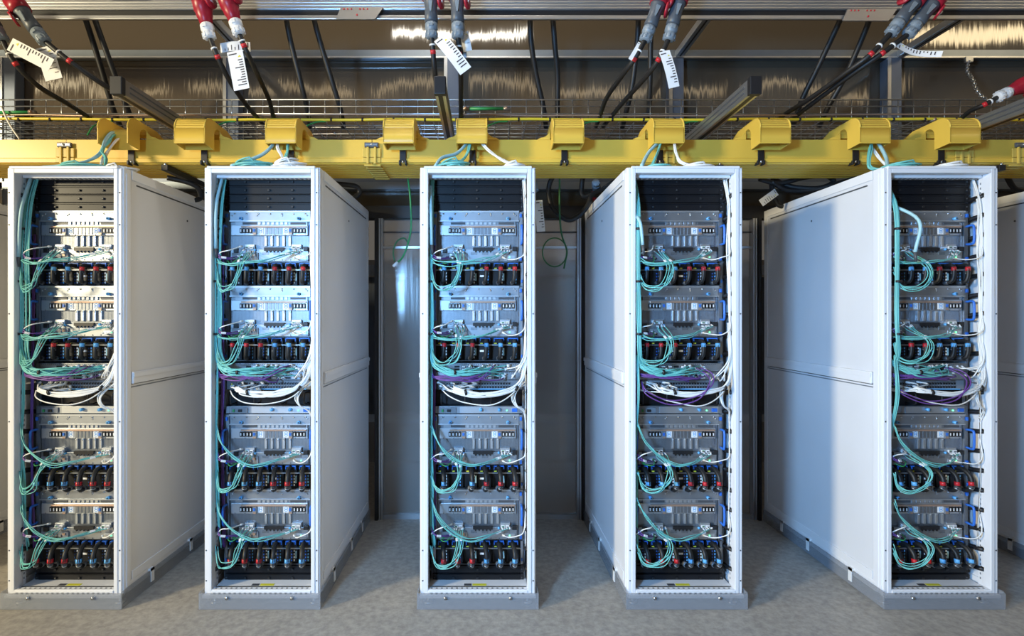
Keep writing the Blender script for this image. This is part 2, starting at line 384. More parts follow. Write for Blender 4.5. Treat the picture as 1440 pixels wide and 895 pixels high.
# -- power shelf with six modules
def make_shelf():
    t = thing('power_shelf', (0,0,0), '', 'power shelf')
    b = MB(); b.box(-.232, .232, .03, .5, 0, .128, 'black'); b.build('shelf_body', t)
    for i in range(6):
        x = -.226+i*.0765; m = MB()
        m.box(x, x+.068, .008, .03, .004, .085, 'black_module', .002)
        for j in range(4): m.box(x+.048, x+.054, .006, .008, .014+j*.017, .024+j*.017, 'blue_light' if i % 2 else 'paper').box(x+.034, x+.040, .006, .008, .014+j*.017, .021+j*.017, 'blue_dark')
        if i in (2, 4): m.box(x+.056, x+.064, .006, .008, .03, .07, 'aqua_pale')
        if i == 3: m.box(x+.006, x+.028, .006, .008, .05, .06, 'paper')
        m.build('power_module', t)
        q = MB(); q.box(x, x+.068, .002, .03, .09, .118, 'black_module', .002).box(x+.008, x+.022, -.001, .002, .094, .100, 'sticker_yellow'); q.build('module_cover', t)
        c = MB(); c.box(x+.006, x+.062, -.002, .012, .121, .127, 'blue', .001).box(x+.006, x+.010, -.004, .004, .108, .121, 'blue').box(x+.058, x+.062, -.004, .004, .108, .121, 'blue'); tag(c.build('release_latch', t), 'blue release latch')
    l = MB(); l.box(-.232, .232, -.004, .012, .085, .091, 'steel'); l.box(-.232, .232, -.004, .012, 0, .004, 'dark_grey'); l.build('shelf_lip', t)
    for s in (-1, 1):
        e = MB(); e.box(s*.233, s*.246, .0, .03, .0, .128, 'steel').box(s*.235, s*.244, -.006, 0, .018, .035, 'blue', .002); e.build('mounting_ear', t)
    return t
shelf = make_shelf(); stree = tree_of(shelf)
SZ = [ze(402.5), ze(508), ze(688), ze(794)]
first = True
for r, x in enumerate(RX):
    for k, z in enumerate(SZ):
        lab = f'{ORD[k]} black power shelf in the {RN[r]}'
        if first: shelf.location = (x, EY, z); tag(shelf, lab, group='black power shelves'); first = False
        else: dup(shelf, (x, EY, z), lab, 'black power shelves', stree)
# -- hoses
def make_hose(long, col):
    t = thing('power_hose', (0,0,0), '', 'hose'); m = MB()
    if long:
        path = spline([(-.012, .02, .116), (-.006, -.03, .115), (0, -.062, .09), (.002, -.072, .055), (0, -.068, .028), (-.005, -.045, .010), (-.014, -.005, .009)], 5); zc = .052; rr = .0125
    else:
        path = spline([(0, .02, .108), (0, -.02, .112), (0, -.043, .105), (0, -.05, .085), (-.001, -.05, .05), (-.006, -.04, .022), (-.015, -.005, .016)], 5); zc = .09; rr = .0105
    m.tube(path, rr, 'rubber', 8); m.build('hose_tube', t)
    y = -.071 if long else -.049
    c = MB(); c.cyl((.001, y+.002, zc+.010), (.001, y, zc-.010), rr*1.14, col, 12); tag(c.build('collar', t), ('red' if col == 'red' else 'blue')+' collar')
    e = MB(); e.cyl((.0005, y, zc-.012), (0, y+.002, zc-.022), rr*1.12, 'dark_grey', 8).cyl((0, y+.002, zc-.022), (-.001, y+.005, zc-.028), rr*1.08, 'steel', 8); e.build('coupling', t)
    f = MB(); a = path[-4]; f.cyl(a, path[-1], rr*1.12, 'mid_grey' if long else 'dark_grey', 8); f.build('end_fitting', t)
    return t
PATT = ['bbbrrr', 'rrrbbb', 'bbbrrr', 'rrrbbb']
hp = {}; NTH = ['first', 'second', 'third', 'fourth', 'fifth', 'sixth']
for r, x in enumerate(RX):
    for k, z in enumerate(SZ):
        for i, c in enumerate(PATT[k]):
            if r == 2 and k == 2 and i == 1: continue
            key = (k >= 2, c); loc = (x-.184+i*.0763, EY-.002, z)
            lab = f"black hose with {'red' if c=='r' else 'blue'} collar, {NTH[i]} from the left on {ORD[k]} shelf of {RN[r]}"
            if key not in hp:
                o = make_hose(k >= 2, 'red' if c == 'r' else 'blue_light'); hp[key] = (o, tree_of(o)); o.location = loc; tag(o, lab, group='collared black hoses')
            else: dup(hp[key][0], loc, lab, 'collared black hoses', hp[key][1])
# -- blanking plates
def make_blank(h):
    t = thing('blanking_plate', (0,0,0), '', 'blanking plate'); m = MB()
    m.box(-.232, .232, .0, .02, .001, h-.002, 'black_gloss', .003).box(-.232, .232, -.006, 0, h-.008, h-.003, 'black_gloss'); m.build('plate', t)
    for x in (-.14, -.01, .12):
        c = MB(); c.box(x, x+.012, -.008, .0, h*.35, h*.6, 'black', .002); c.build('clip', t)
    for s in (-1, 1):
        e = MB(); e.box(s*.232, s*.25, .002, .02, .002, h-.002, 'black').cyl((s*.24, .002, h/2), (s*.24, -.001, h/2), .004, 'dark_grey', 8); e.build('mounting_ear', t)
    return t
U = (ze(250)-ze(297))/4
bl = make_blank(U); bt = tree_of(bl); first = True
NB = ['topmost', 'second', 'third', 'lowest']
for r, x in enumerate(RX):
    spots = [(ze(250)-U*(k+1), f'black blanking plate, {NB[k]} of the four at the top of the {RN[r]}') for k in range(4)]
    spots += [(.078+.048*(1-k), f"black blanking plate, {('upper','lower')[k]} of the two at the bottom of the {RN[r]}") for k in range(2)]
    for z, lab in spots:
        if first: bl.location = (x, EY, z); tag(bl, lab, group='black blanking plates'); first = False
        else: dup(bl, (x, EY, z), lab, 'black blanking plates', bt)
# -- switches
def make_fibre_switch():
    t = thing('fibre_switch', (0,0,0), '', 'network switch'); h = .046
    b = MB(); b.box(-.222, .222, .004, .45, .001, h-.001, 'steel_mesh'); b.build('switch_body', t)
    p = MB(); p.box(-.222, .222, 0, .004, .001, h-.001, 'steel', .001)
    for i in range(40): p.box(-.215+i*.0107, -.209+i*.0107, -.001, 0, h-.008, h-.004, 'dark_grey')
    for i in range(8):
        x = -.13+i*.036
        for z in (.006, .021): p.box(x, x+.028, -.002, 0, z, z+.011, 'black')
    p.build('port_face', t)
    for i in range(8):
        x = -.13+i*.036
        for z in (.006, .021):
            if (i*7+int(z*1000)) % 3 == 0: continue
            q = MB(); q.box(x+.004, x+.024, -.012, -.001, z+.002, z+.010, 'paper' if i % 3 else 'sticker_yellow', .001); q.build('transceiver', t)
    for s in (-1, 1):
        e = MB(); e.box(s*.222, s*.243, 0, .012, .002, h-.002, 'steel'); e.build('mounting_ear', t)
    return t
def make_rj_switch():
    t = thing('network_switch', (0,0,0), '', 'network switch'); h = .053
    b = MB(); b.box(-.222, .222, .004, .4, .001, h-.001, 'dark_grey'); b.build('switch_body', t)
    p = MB(); p.box(-.222, .222, 0, .004, .001, h-.001, 'mid_grey', .001)
    for i in range(24):
        x = -.175+i*.0148
        for z in (.010, .029): p.box(x, x+.0105, -.002, 0, z, z+.013, 'black').box(x+.002, x+.0085, -.003, -.001, z+.011, z+.013, 'steel')
    p.box(-.222, -.18, -.003, 0, .004, .048, 'dark_grey').box(-.21, -.205, -.004, -.003, .015, .035, 'sticker_yellow').box(-.1, .2, -.003, 0, .001, .007, 'blue_light')
    p.build('port_face', t)
    for s in (-1, 1):
        e = MB(); e.box(s*.222, s*.243, 0, .012, .002, h-.002, 'dark_grey'); e.build('mounting_ear', t)
    return t
def make_manager():
    t = thing('cable_manager', (0,0,0), '', 'cable manager')
    b = MB(); b.box(-.24, .24, .03, .05, 0, .084, 'black_gloss', .003); b.build('plate', t)
    for x in (-.2, -.07, .07, .2):
        q = MB(); q.tube(spline([(x, .03, .07), (x, -.02, .072), (x, -.035, .06), (x, -.035, .02), (x, -.02, .01), (x, .03, .012)], 4), .004, 'black', 6); q.build('cable_ring', t)
    return t
def make_controller():
    t = thing('rack_controller', (0,0,0), '', 'controller'); h = .042
    b = MB(); b.box(-.222, .222, 0, .4, .001, h-.001, 'steel', .002).box(-.1, .222, -.004, 0, .004, h-.004, 'steel_plate'); b.build('controller_body', t)
    q = MB(); q.box(-.21, -.12, -.006, 0, .006, .034, 'mid_grey').box(-.20, -.19, -.012, -.006, .01, .024, 'green').box(-.17, -.15, -.012, -.006, .01, .024, 'black'); q.build('control_board', t)
    for x in (.015, .115):
        s = MB(); s.cyl((x, -.004, .024), (x, -.02, .024), .009, 'blue_light', 12); s.build('thumbscrew', t)
    l = MB(); l.cyl((.158, -.004, .018), (.158, -.008, .018), .004, 'led', 8); l.build('status_light', t)
    c = MB(); c.box(.185, .215, -.01, 0, .01, .03, 'blue', .002); c.build('release_latch', t)
    for s in (-1, 1):
        e = MB(); e.box(s*.222, s*.243, 0, .012, .002, h-.002, 'steel'); e.build('mounting_ear', t)
    return t
def spread_over(o, spots, group):
    tr = tree_of(o)
    for i, (loc, lab) in enumerate(spots):
        if i == 0: o.location = loc; tag(o, lab, group=group)
        else: dup(o, loc, lab, group, tr)
spread_over(make_fibre_switch(), [((x, EY, ze(py)), f'{n} silver fibre switch of two in the {RN[r]}') for r, x in enumerate(RX) for py, n in ((522.7, 'upper'), (534.6, 'lower'))], 'fibre switches')
spread_over(make_rj_switch(), [((x, EY, ze(548.5)), f'dark network switch with two rows of ports in the {RN[r]}') for r, x in enumerate(RX)], 'dark network switches')
spread_over(make_manager(), [((x, EY, ze(570.5)), f'black cable manager under the white cords in the {RN[r]}') for r, x in enumerate(RX)], 'black cable managers')
spread_over(make_controller(), [((x, EY, ze(582)), f'slim steel controller with blue thumbscrews halfway up the {RN[r]}') for r, x in enumerate(RX)], 'slim controllers')

# ------------------------------------------------------------------ cords inside the racks
def P(px, py, ly):            # drawn on the middle open rack's face, used in every rack
    Y = FY+ly; return Vector(((px-CX)*Y/F+.0375, ly, ZC+(CY-py)*Y/F))
J = random.uniform
def cord(r, pts, rad, m, name, label, cat, group, j=.003, plug=None, tagat=None, per=6, n=5):
    p = [Vector(q)+Vector((J(-j,j), J(-j,j), J(-j,j))) for q in pts]
    for q in p: q.x = max(-.256, min(.256, q.x)); q.y = min(q.y, .108)
    path = spline(p, per); mb = MB().tube(path, rad, m, n)
    o = mb.build(name, None, (RX[r], FY, 0)); tag(o, label, cat, group)
    if plug:
        d = (path[-1]-path[-4]).normalized(); q = MB().cyl(path[-1]-d*.016, path[-1]+d*.002, rad*1.7, plug, 6); q.build('plug', o)
    if tagat is not None:
        i = int(len(path)*tagat); d = (path[min(i+2, len(path)-1)]-path[i-1]).normalized()
        q = MB(); a = path[i]
        q.box(-.006, .006, -.002, .002, -.012, .012, 'paper', .001); q.xf(Matrix.Translation(a+Vector((0, -.003, 0))) @ Vector((0,0,1)).rotation_difference(d).to_matrix().to_4x4()); tag(q.build('tag', o), 'white paper tag')
    return o
AQ, VI, WH = 'aqua_fibre_cord', 'violet_fibre_cord', 'white_network_cord'
tie_spots = []
def tie(r, p, rad, d=(0,0,1), label='', name='cable_tie'):
    d = Vector(d).normalized(); m = MB(); m.cyl(Vector(p)-d*.006, Vector(p)+d*.006, rad, 'black', 12)
    o = m.build(name, None, (RX[r], FY, 0)); tag(o, label, 'cable tie', 'black ties in the '+RN[r]); return o
for r in range(5):
    n = RN[r]; random.seed(100+r)
    sh = (0, 0, 0, 1, 3)[r]      # in the right-hand racks the left bundle hangs further in
    yo = (0, 0, 0, -.03, -.045)[r]
    g = 'aqua cords in the bundle along the left of the '+n; lab = 'aqua fibre cord in the upright bundle along the left of the '+n
    for i in range(11):
        dx = J(-3, 2+(11, 8, 1, 0, 0)[r])+sh; e = (J(668, 718), random.choice((514, 518, 526, 530))+J(-1, 1))
        cord(r, [P(607+dx, 246, .10), P(606+dx, 290, .05+yo), P(605+dx, 360, .035+yo), P(605+dx+J(-2,2), 440, .035+yo), P(606+dx, 490, .03+yo), P(613+dx, 512+J(-2,5), .02), P(632, 521+J(-3,6), .0), P(652, 523+J(-3,6), .02), P(e[0], e[1], .10)], .0038, 'aqua', AQ, lab, 'fibre cord', g, plug='white_plastic', per=6)
    for i in range(5):
        dx = J(-2, 2)+sh*.8
        cord(r, [P(606+dx, 500, .05+yo), P(606+dx, 560, .04+yo), P(605+dx, 620, .04), P(606+dx+J(-2,3), 680, .04), P(607+dx, 735, .05), P(610+dx, 770+J(-8,8), .06)], .0030, 'aqua', AQ, 'aqua fibre cord hanging down the left of the lower half of the '+n, 'fibre cord', 'aqua cords down the lower left of the '+n)
    for i in range(5):
        dx = J(-1, 3)+sh*.5
        cord(r, [P(608+dx, 330, .11), P(608+dx, 420, .10), P(609+dx, 540, .09), P(608+dx, 600, .085), P(609+dx, 690, .09), P(610+dx, 770, .10)], .0034, 'violet', VI, 'violet fibre cord running down the left inside of the '+n, 'fibre cord', 'violet cords down the left of the '+n)
    # fibre to the two fibre switches
    for i in range(9):
        e = (655+i*7+J(-3, 3), random.choice((514, 519, 526, 531)))
        cord(r, [P(604+sh*.5, 495+J(0,8), .04), P(609+sh*.3, 510+J(0,6), .02), P(622, 520+J(-3,6), -.005), P(640, 523+J(-4,7), -.012), P((640+e[0])/2+10, 521+J(-4,8), .01), P(e[0], e[1], .10)], .0032, 'aqua', AQ, 'aqua fibre cord fanning across the fibre switches of the '+n, 'fibre cord', 'aqua cords across the switches of the '+n, plug='white_plastic')
    for i in range(5):
        e = (660+i*12+J(-4, 4), random.choice((514, 519, 527, 531)))
        cord(r, [P(605+sh*.5, 522+J(-3,10), .06), P(615, 528+J(-2,5), .02), P(640, 530+J(-3,6), -.005), P(668, 532+J(-3,5), .0), P((e[0]+690)/2, e[1]+3+J(0,4), .03), P(e[0], e[1], .10)], .0036, 'violet', VI, 'violet fibre cord fanning across the fibre switches of the '+n, 'fibre cord', 'violet cords across the switches of the '+n, plug='white_plastic')
    # white copper cords
    for i in range(12):
        e = (618+i*4+J(-3, 3), random.choice((538, 543, 547)))
        cord(r, [P(741, 470+J(-20,10), .07), P(738+J(-2,2), 515, .03), P(730+J(-2,2), 541+J(-3,3), .0), P(705, 552+J(-4,4), -.02), P(670, 555+J(-4,4), -.02), P(640+J(-4,2), 549+J(-4,4), -.005), P(e[0]+6, e[1]+3, .06), P(e[0], e[1], .105)], .0038, 'white_cord', WH, 'white network cord in the thick sagging bundle across the '+n, 'network cord', 'white cords in the sagging bundle of the '+n, plug='white_plastic')
    for i in range(4):
        e = (706+i*6, random.choice((515, 520, 527, 531)))
        cord(r, [P(741, 455+i*8, .06), P(739, 490+i*4, .03), P(733-J(0,4), 512+i*3, .02), P(e[0]+8, e[1]+4, .05), P(e[0]+10, e[1], .10)], .0034, 'white_cord', WH, 'white network cord curving into the right end of the switches in the '+n, 'network cord', 'white cords at the right end of the switches of the '+n, plug='white_plastic')
    cord(r, [P(622, 549, .06), P(634, 559, .0), P(655, 567, -.02), P(690, 569+J(-2,3), -.03), P(718, 557, -.01), P(736, 533, .02), P(741, 500, .05)], .0034, 'white_cord', WH, 'single white network cord sagging lowest across the '+n, 'network cord', None)
    if r in (3, 4):
        for i in range(2):
            cord(r, [P(606+8, 535+i*4, .04), P(618, 552+i*5, -.005), P(650, 564+i*5, -.02), P(686, 558+i*4, -.03), P(708-i*4, 540, -.02), P(712-i*6, 525+i*3, .03), P(700-i*6, 517, .08)], .0036, 'violet', VI, 'violet fibre cord looping low in front of the white bundle in the '+n, 'fibre cord', 'looping violet cords of the '+n)
    for i in range(3):
        cord(r, [P(739, 535+i*3, .05), P(729-i*2, 548, .02), P(724-i*2, 560, .0), P(727-i, 571, .0), P(736, 577+i, .02), P(741, 585+i*5, .06)], .0032, 'white_cord', WH, 'white network cord curling back beside the cable manager of the '+n, 'network cord', 'curling white cords of the '+n)
    for i in range(7):
        dx = J(-2, 1.5)
        cord(r, [P(739+dx, 247, .105), P(741+dx, 290, .06), P(740+dx+J(-1,1), 350, .055), P(741+dx, 420, .055), P(742+dx, 480, .05), P(742+dx, 530+i*3, .06)], .0036, 'white_cord', WH, 'white network cord in the upright bundle along the right of the '+n, 'network cord', 'white cords along the right of the '+n, j=.011)
    for i in range(3):
        dx = J(-2, 2)
        cord(r, [P(741+dx, 540, .06), P(742+dx, 600, .055), P(741+dx, 660, .055), P(742+dx, 710, .06), P(743+dx, 745+i*12, .07)], .0028, 'white_cord', WH, 'white network cord hanging down the lower right of the '+n, 'network cord', 'white cords down the lower right of the '+n)
    # cords of each chassis
    for k, dy in enumerate((-285.5, -180, 0, 105.5)):
        ck = f'the {ORD[k]} chassis of {n}'
        for i in range(5):
            x = 639+i*3.2; dd = J(-4, 4)
            cord(r, [P(606+sh*.6, 666+dy+J(-6,6), .03+yo*.5), P(612, 686+dy+dd, .0), P(622, 692+dy+dd, -.03), P(634+i*1.5, 686+dy+dd, -.045), P(642+i*1.6, 670+dy, -.05), P(643+i*1.8+J(-1,1), 656+dy, -.02), P(x, 645+dy, .05), P(x, 638+dy, .092)], .0023, 'aqua', AQ, 'aqua fibre cord looping down from '+ck, 'fibre cord', 'looping cords of '+ck, plug='white_plastic', tagat=.74 if i in (0, 3) else None, per=5, j=.0065)
        for i in range(4):
            x = 706+i*3.6; dd = J(-3, 3)
            up = (k < 2)
            pts = [P(606+sh*.6, (650 if up else 600)+dy+J(-5,5), .03+yo*.5), P(616, (655 if up else 622)+dy+dd, .0), P(634, (657 if up else 642)+dy+dd, -.015), P(658, 654+dy+dd, -.02), P(678, 652+dy+dd, -.01), P(694+i, 646+dy+dd*.4, .03), P(x-1, 640+dy, .08), P(x, 637.5+dy, .094)]
            cord(r, pts, .0023, 'aqua', AQ, 'aqua fibre cord sweeping across '+ck, 'fibre cord', 'sweeping cords of '+ck, plug='white_plastic', tagat=.76 if i in (0, 2) else None, per=5, j=.0055)
        cord(r, [P(742, 622+dy+J(-8,8), .06), P(737, 642+dy, .03), P(727, 650+dy+J(-2,2), .03), P(715, 651+dy, .06), P(707, 648+dy, .10)], .0032, 'white_cord', WH, 'white network cord from the lower right port of '+ck, 'network cord', None, plug='white_plastic', per=5)
        cord(r, [P(606+sh*.4, 646+dy, .04), P(614, 640+dy, .02), P(626, 637+dy+J(-2,2), .02), P(636, 632+dy, .09)], .0032, 'white_cord', WH, 'white network cord reaching the left port of '+ck, 'network cord', None, plug='white_plastic', per=5)
        for i in range(2):
            cord(r, [P(606+sh*.4, 636+dy+i*6, .05), P(612, 646+dy+i*2, .02), P(622, 649+dy+i, .03), P(634+i*4, 646+dy+i*3, .085)], .0032, 'violet', VI, 'violet fibre cord plugged in low at left of '+ck, 'fibre cord', 'violet cords of '+ck, plug='white_plastic', tagat=.5 if i == 0 else None, per=5)
        cord(r, [P(618, 652+dy, .06), P(626, 656+dy, .03), P(633, 652+dy, .05), P(636, 646+dy, .09)], .0026, 'green', 'earth_wire', 'short green cord at the lower left of '+ck, 'cord', None, per=5)
    # pale breakout tube with dark boot
    y0, y1 = ((252, 362), (250, 350), (262, 345), (300, 345), (285, 355))[r]
    xs = ((6, 2, -2), (5, 1, 0), (0, 0, 1), (-6, -1, 3), (4, 21, 16))[r]
    yy = (.02, .02, .02, -.03, -.055)[r]
    o = cord(r, [P(605+xs[0], y0, .07), P(606+xs[1], (y0+y1)/2-10, yy), P(606+xs[2], y1, yy)], .0085, 'aqua_pale', 'breakout_tube', 'thick pale blue breakout tube at the upper left of the '+n, 'cable', None, j=0, n=8)
    q = MB(); a = P(606+xs[2], y1, yy); q.cyl(a, a+Vector((.004, 0, -.05)), .0095, 'dark_grey', 8, .006); tag(q.build('boot', o), 'dark boot')
    # ties
    tie(r, P(606+sh, 322, .036+yo), .017, label='black tie round the aqua bundle, highest in the '+n)
    tie(r, P(606+sh, 396, .034+yo), .017, label='black tie round the aqua bundle beside the top power shelf of the '+n)
    tie(r, P(606+sh, 470, .033+yo), .017, label='black tie round the aqua bundle beside the second chassis of the '+n)
    tie(r, P(640, 524, -.008), .014, (1, 0, .1), 'black tie round the aqua cords over the fibre switches of the '+n)
    tie(r, P(655, 552, -.012), .017, (1, 0, .25), 'black tie round the left part of the white bundle of the '+n)
    tie(r, P(726, 546, -.004), .016, (1, .2, -.6), 'black tie round the right part of the white bundle of the '+n)

# ------------------------------------------------------------------ yellow cable duct
DY, DZ0, DZ1 = 3.20, 2.462, 2.600
duct = thing('cable_duct', (0, DY, DZ0), 'long yellow plastic cable duct running over all the racks', 'cable duct')
def duct_profile():
    p = [(0, .138), (-.003, .138), (-.003, .028), (-.010, .022), (-.010, .0)]
    y = .0
    while y < .35: p += [(y+.004, .0), (y+.010, -.007), (y+.028, -.007), (y+.034, .0)]; y += .044
    p += [(.365, 0), (.365, .022), (.358, .028), (.358, .138), (.354, .138), (.354, .008), (.001, .008)]
    return p
cuts = [-4.6, -2.52, -.68, 1.11, 2.88, 3.22, 4.8]
for a, b in zip(cuts, cuts[1:]): MB().prism(duct_profile(), 'x', a+.002, b-.002, 'yellow').build('trough', duct)
for x in cuts[1:-1]:
    m = MB()
    for (z0, z1) in ((.03, .085), (-.002, .028)): m.box(x-.055, x+.055, -.014, -.006, z0, z1, 'yellow_clear', .003)
    for s in (-.022, .022): m.box(x+s-.007, x+s+.007, -.022, -.012, -.01, .11, 'yellow_clear', .003)
    for i in range(7): m.box(x-.05, x+.05, .01+i*.05, .035+i*.05, -.018, -.006, 'yellow_clear', .004)
    c = m.build('coupling', duct)
    l = MB(); l.box(x-.042, x+.042, -.022, -.010, .088, .116, 'dark_grey', .002).box(x-.036, x+.036, -.025, -.022, .096, .108, 'zinc').cyl((x, -.025, .102), (x, -.03, .102), .006, 'zinc', 8); l.build('latch', c)

def make_outlet(covered=True):
    t = thing('duct_outlet', (0,0,0), '', 'cable duct outlet'); w = .085
    arc = lambda c, ra, rb, a0, a1, n=7: [(c[0]+ra*math.cos(math.radians(a0+(a1-a0)*i/n)), c[1]+rb*math.sin(math.radians(a0+(a1-a0)*i/n))) for i in range(n+1)]
    outer = [(-.175, -.088)]+arc((-.105, .0), .07, .072, 180, 90)+[(.09, .066), (.16, .042), (.185, .0)]
    inner = [(.01, .0)]+arc((-.025, -.005), .045, .045, 10, 180)[1:]+[(-.07, -.095)]
    for s in (-1, 1):
        m = MB(); m.prism(outer+inner, 'x', s*w-.003, s*w+.003, 'yellow')
        # flared foot along the duct edge
        fl = [(s*w, .055)]+[(s*(w+.055*(1-math.cos(a))), .055-.055*math.sin(a)) for a in [math.radians(15*i) for i in range(1, 7)]]+[(s*(w+.075), -.012), (s*w, -.012)]
        m.prism(fl, 'y', -.006, .002, 'yellow')
        m.build('side_wall', t)
        rim = MB()
        op = [Vector((s*w, y, z)) for y, z in outer[1:-1]]
        rim.tube(op, .0045, 'yellow', 6); rim.build('rim', t)
    if covered:
        m = MB(); o2 = outer[:-1]
        for (a, b), (c, d) in zip(o2, o2[1:]):
            m.add([(-w,a,b),(w,a,b),(w,c,d),(-w,c,d),(-w,a+.003,b-.003),(w,a+.003,b-.003),(w,c+.003,d-.003),(-w,c+.003,d-.003)], [(0,1,2,3),(7,6,5,4),(0,4,5,1),(3,2,6,7)], 'yellow', True)
        m.box(-w, w, -.178, -.172, -.09, -.083, 'yellow'); m.build('hood', t)
    m = MB()
    for (a, b), (c, d) in zip(inner, inner[1:]):
        m.add([(-w,a,b),(w,a,b),(w,c,d),(-w,c,d)], [(0,1,2,3)], 'yellow', True)
    m.build('throat', t)
    st = MB(); st.box(-.019, .019, -.018, -.012, -.15, .02, 'black', .002).box(-.024, -.012, -.022, .02, -.165, -.14, 'black', .003).box(.012, .024, -.022, .02, -.165, -.14, 'black', .003).cyl((0, -.014, -.14), (0, -.014, -.155), .006, 'zinc', 8); st.build('strap', t)
    return t
hood = make_outlet(True); ht = tree_of(hood); bare = make_outlet(False)
HY = DY-.17
def hx(pl, pr): return ((pl+pr)/2-CX)*HY/F
HP = [(248, 286, 'above and between the first two open racks'), (376, 414, 'over the second open rack'), (542, 579, 'with a black strap, just left of the middle open rack'),
      (646, 681, 'directly over the middle open rack'), (780, 819, 'between the middle open rack and the next one right'), (922, 959, 'over the fourth open rack'),
      (1067, 1113, 'between the two right-hand open racks'), (1208, 1252, 'over the left edge of the rightmost open rack'), (1334, 1379, 'over the right edge of the rightmost open rack')]
for i, (a, b, w) in enumerate(HP):
    loc = (hx(a, b), DY, DZ1+.012); lab = 'yellow hooded duct outlet '+w
    if i == 0: hood.location = loc; tag(hood, lab, group='yellow duct outlets')
    else: dup(hood, loc, lab, 'yellow duct outlets', ht)
bare.location = (hx(136, 182), DY, DZ1+.012); tag(bare, 'yellow duct outlet without a cover, over the leftmost open rack', group='yellow duct outlets')

# support arms: aluminium bars carrying the basket, black arms under the duct
SX = [-1.92, -.235, 1.41, 3.10]
SN = ['over the leftmost open rack', 'over the middle open rack', 'right of the fourth open rack', 'beyond the rightmost open rack']
for x, n in zip(SX, SN):
    t = thing('support_strut', (x, 2.78, 2.698), 'metal strut with black end cap pointing forward, '+n, 'strut', 'struts under the wire basket')
    m = MB(); m.box(-.028, .028, .0, 1.28, .0, .085, 'taupe_alu' if x < -1 else 'alu', .003)
    for z in (.028, .057): m.box(-.030, -.028, .05, 1.3, z-.004, z+.004, 'dark_grey').box(.028, .030, .05, 1.3, z-.004, z+.004, 'dark_grey')
    m.box(-.012, .012, .02, 1.3, -.001, .0, 'black'); m.build('bar', t)
    c = MB(); c.box(-.031, .031, -.02, .015, -.004, .09, 'black', .004); c.build('end_cap', t)
    t = thing('duct_support_arm', (x, DY-.02, DZ0-.05), 'black slotted arm under the yellow duct, '+n, 'support arm', 'black arms under the duct')
    m = MB(); m.box(-.02, .02, 0, .90, .0, .035, 'black', .003)
    m.build('arm', t)
    b = MB(); b.cyl((0, .01, .03), (0, .01, .045), .008, 'zinc', 8); b.build('bolt', t)
# high struts that carry the busbar
for x, n in zip((-1.83, -.17, 1.48, 3.17), SN):
    o = MB(); o.box(-.03, .03, 0, .86, 0, .05, 'alu', .003).box(-.006, .006, .01, .85, -.002, 0, 'black'); o = o.build('high_strut', None, (x, 3.24, 3.512)); tag(o, 'metal strut behind the power busbar near the top, '+n, 'strut', 'struts behind the busbar')

# ------------------------------------------------------------------ wire basket
bk = thing('wire_basket', (0, 3.6, 2.80), 'long wire mesh cable basket behind the yellow duct', 'cable basket')
m = MB(); BZ0, BZ1, BY0, BY1 = 0.06, .205, 0., .40
for z in (BZ0, .11, .16): m.tube([(-4.6, BY0, z), (4.8, BY0, z)], .0045, 'zinc', 5).tube([(-4.6, BY1, z), (4.8, BY1, z)], .0035, 'zinc', 5)
for y in (.08, .16, .24, .32): m.tube([(-4.6, y, BZ0), (4.8, y, BZ0)], .0035, 'zinc', 5)
x = -4.55
while x < 4.8:
    m.tube([(x, BY0, BZ1), (x, BY0, BZ0), (x, BY1, BZ0), (x, BY1, BZ1)], .0032, 'zinc', 5); x += .105
m.tube([(-4.6, BY0, BZ1), (4.8, BY0, BZ1)], .005, 'zinc', 5).tube([(-4.6, BY1, BZ1), (4.8, BY1, BZ1)], .0035, 'zinc', 5)
m.build('wire_mesh', bk)
def wcable(pts, rad, m, name, label, cat, group=None, n=8, per=8):
    o = MB().tube(spline(pts, per), rad, m, n).build(name); return tag(o, label, cat, group)
xs = [-4.5+i*.3 for i in range(31)]
o = wcable([(x, 3.575, 2.862+J(-.004,.004)) for x in xs], .0095, 'yellow_wire', 'earth_cable', 'long yellow and green earth cable tied along the wire basket', 'cable')
for i, x in enumerate([-4.4+i*.21 for i in range(43)]):
    q = MB(); q.cyl((x, 3.575, 2.862), (x+.012, 3.575, 2.862), .0125, 'black', 8); q.build('tie', o)
wcable([(x, 3.572, 2.892+J(-.006,.005)) for x in xs], .0055, 'copper', 'copper_wire', 'bare copper wire above the yellow earth cable on the basket', 'wire', n=6)
for (a, b, py, nm) in ((-10, 45, 158, 'left end of the wire basket'), (655, 712, 153, 'wire basket over the middle open rack'), (1312, 1366, 169, 'wire basket over the rightmost open rack')):
    p0, p1 = at(a, py, 3.585), at(b, py, 3.585)
    o = MB().tube([p0, p1], .011, 'green', 8).build('earth_strap'); tag(o, 'short green earth strap on the '+nm, 'earth strap')
    for p in (p0, p1):
        q = MB(); q.cyl(p+Vector((-.02,0,0)), p+Vector((.025,0,0)), .014, 'taupe_alu', 8).cyl(p+Vector((.0,-.02,0)), p+Vector((0,.015,0)), .010, 'copper', 8); q.build('lug', o)
# small green wires rising from the hoods to the basket
for i, px in enumerate((145, 318, 445, 700, 828, 968)):
    wcable([at(px-22, 190, 3.42), at(px-14, 178, 3.5), at(px, 172, 3.56), at(px+14, 171, 3.58)], .005, 'green', 'earth_wire', 'thin green earth wire from duct to basket, '+['by the uncovered outlet', 'right of the second yellow outlet', 'over the second open rack', 'just right of the middle outlet', 'right of the middle rack', 'over the fourth open rack'][i], 'wire', 'thin green earth wires', n=5)
wcable([at(2, 150, 3.55), at(12, 172, 3.55), at(25, 192, 3.55), at(33, 199, 3.58), at(60, 199, 3.62), at(90, 199, 3.64), at(130, 200, 3.66)], .006, 'white_cord', 'white_wire', 'thin white wire zigzagging at the left end of the basket', 'wire')

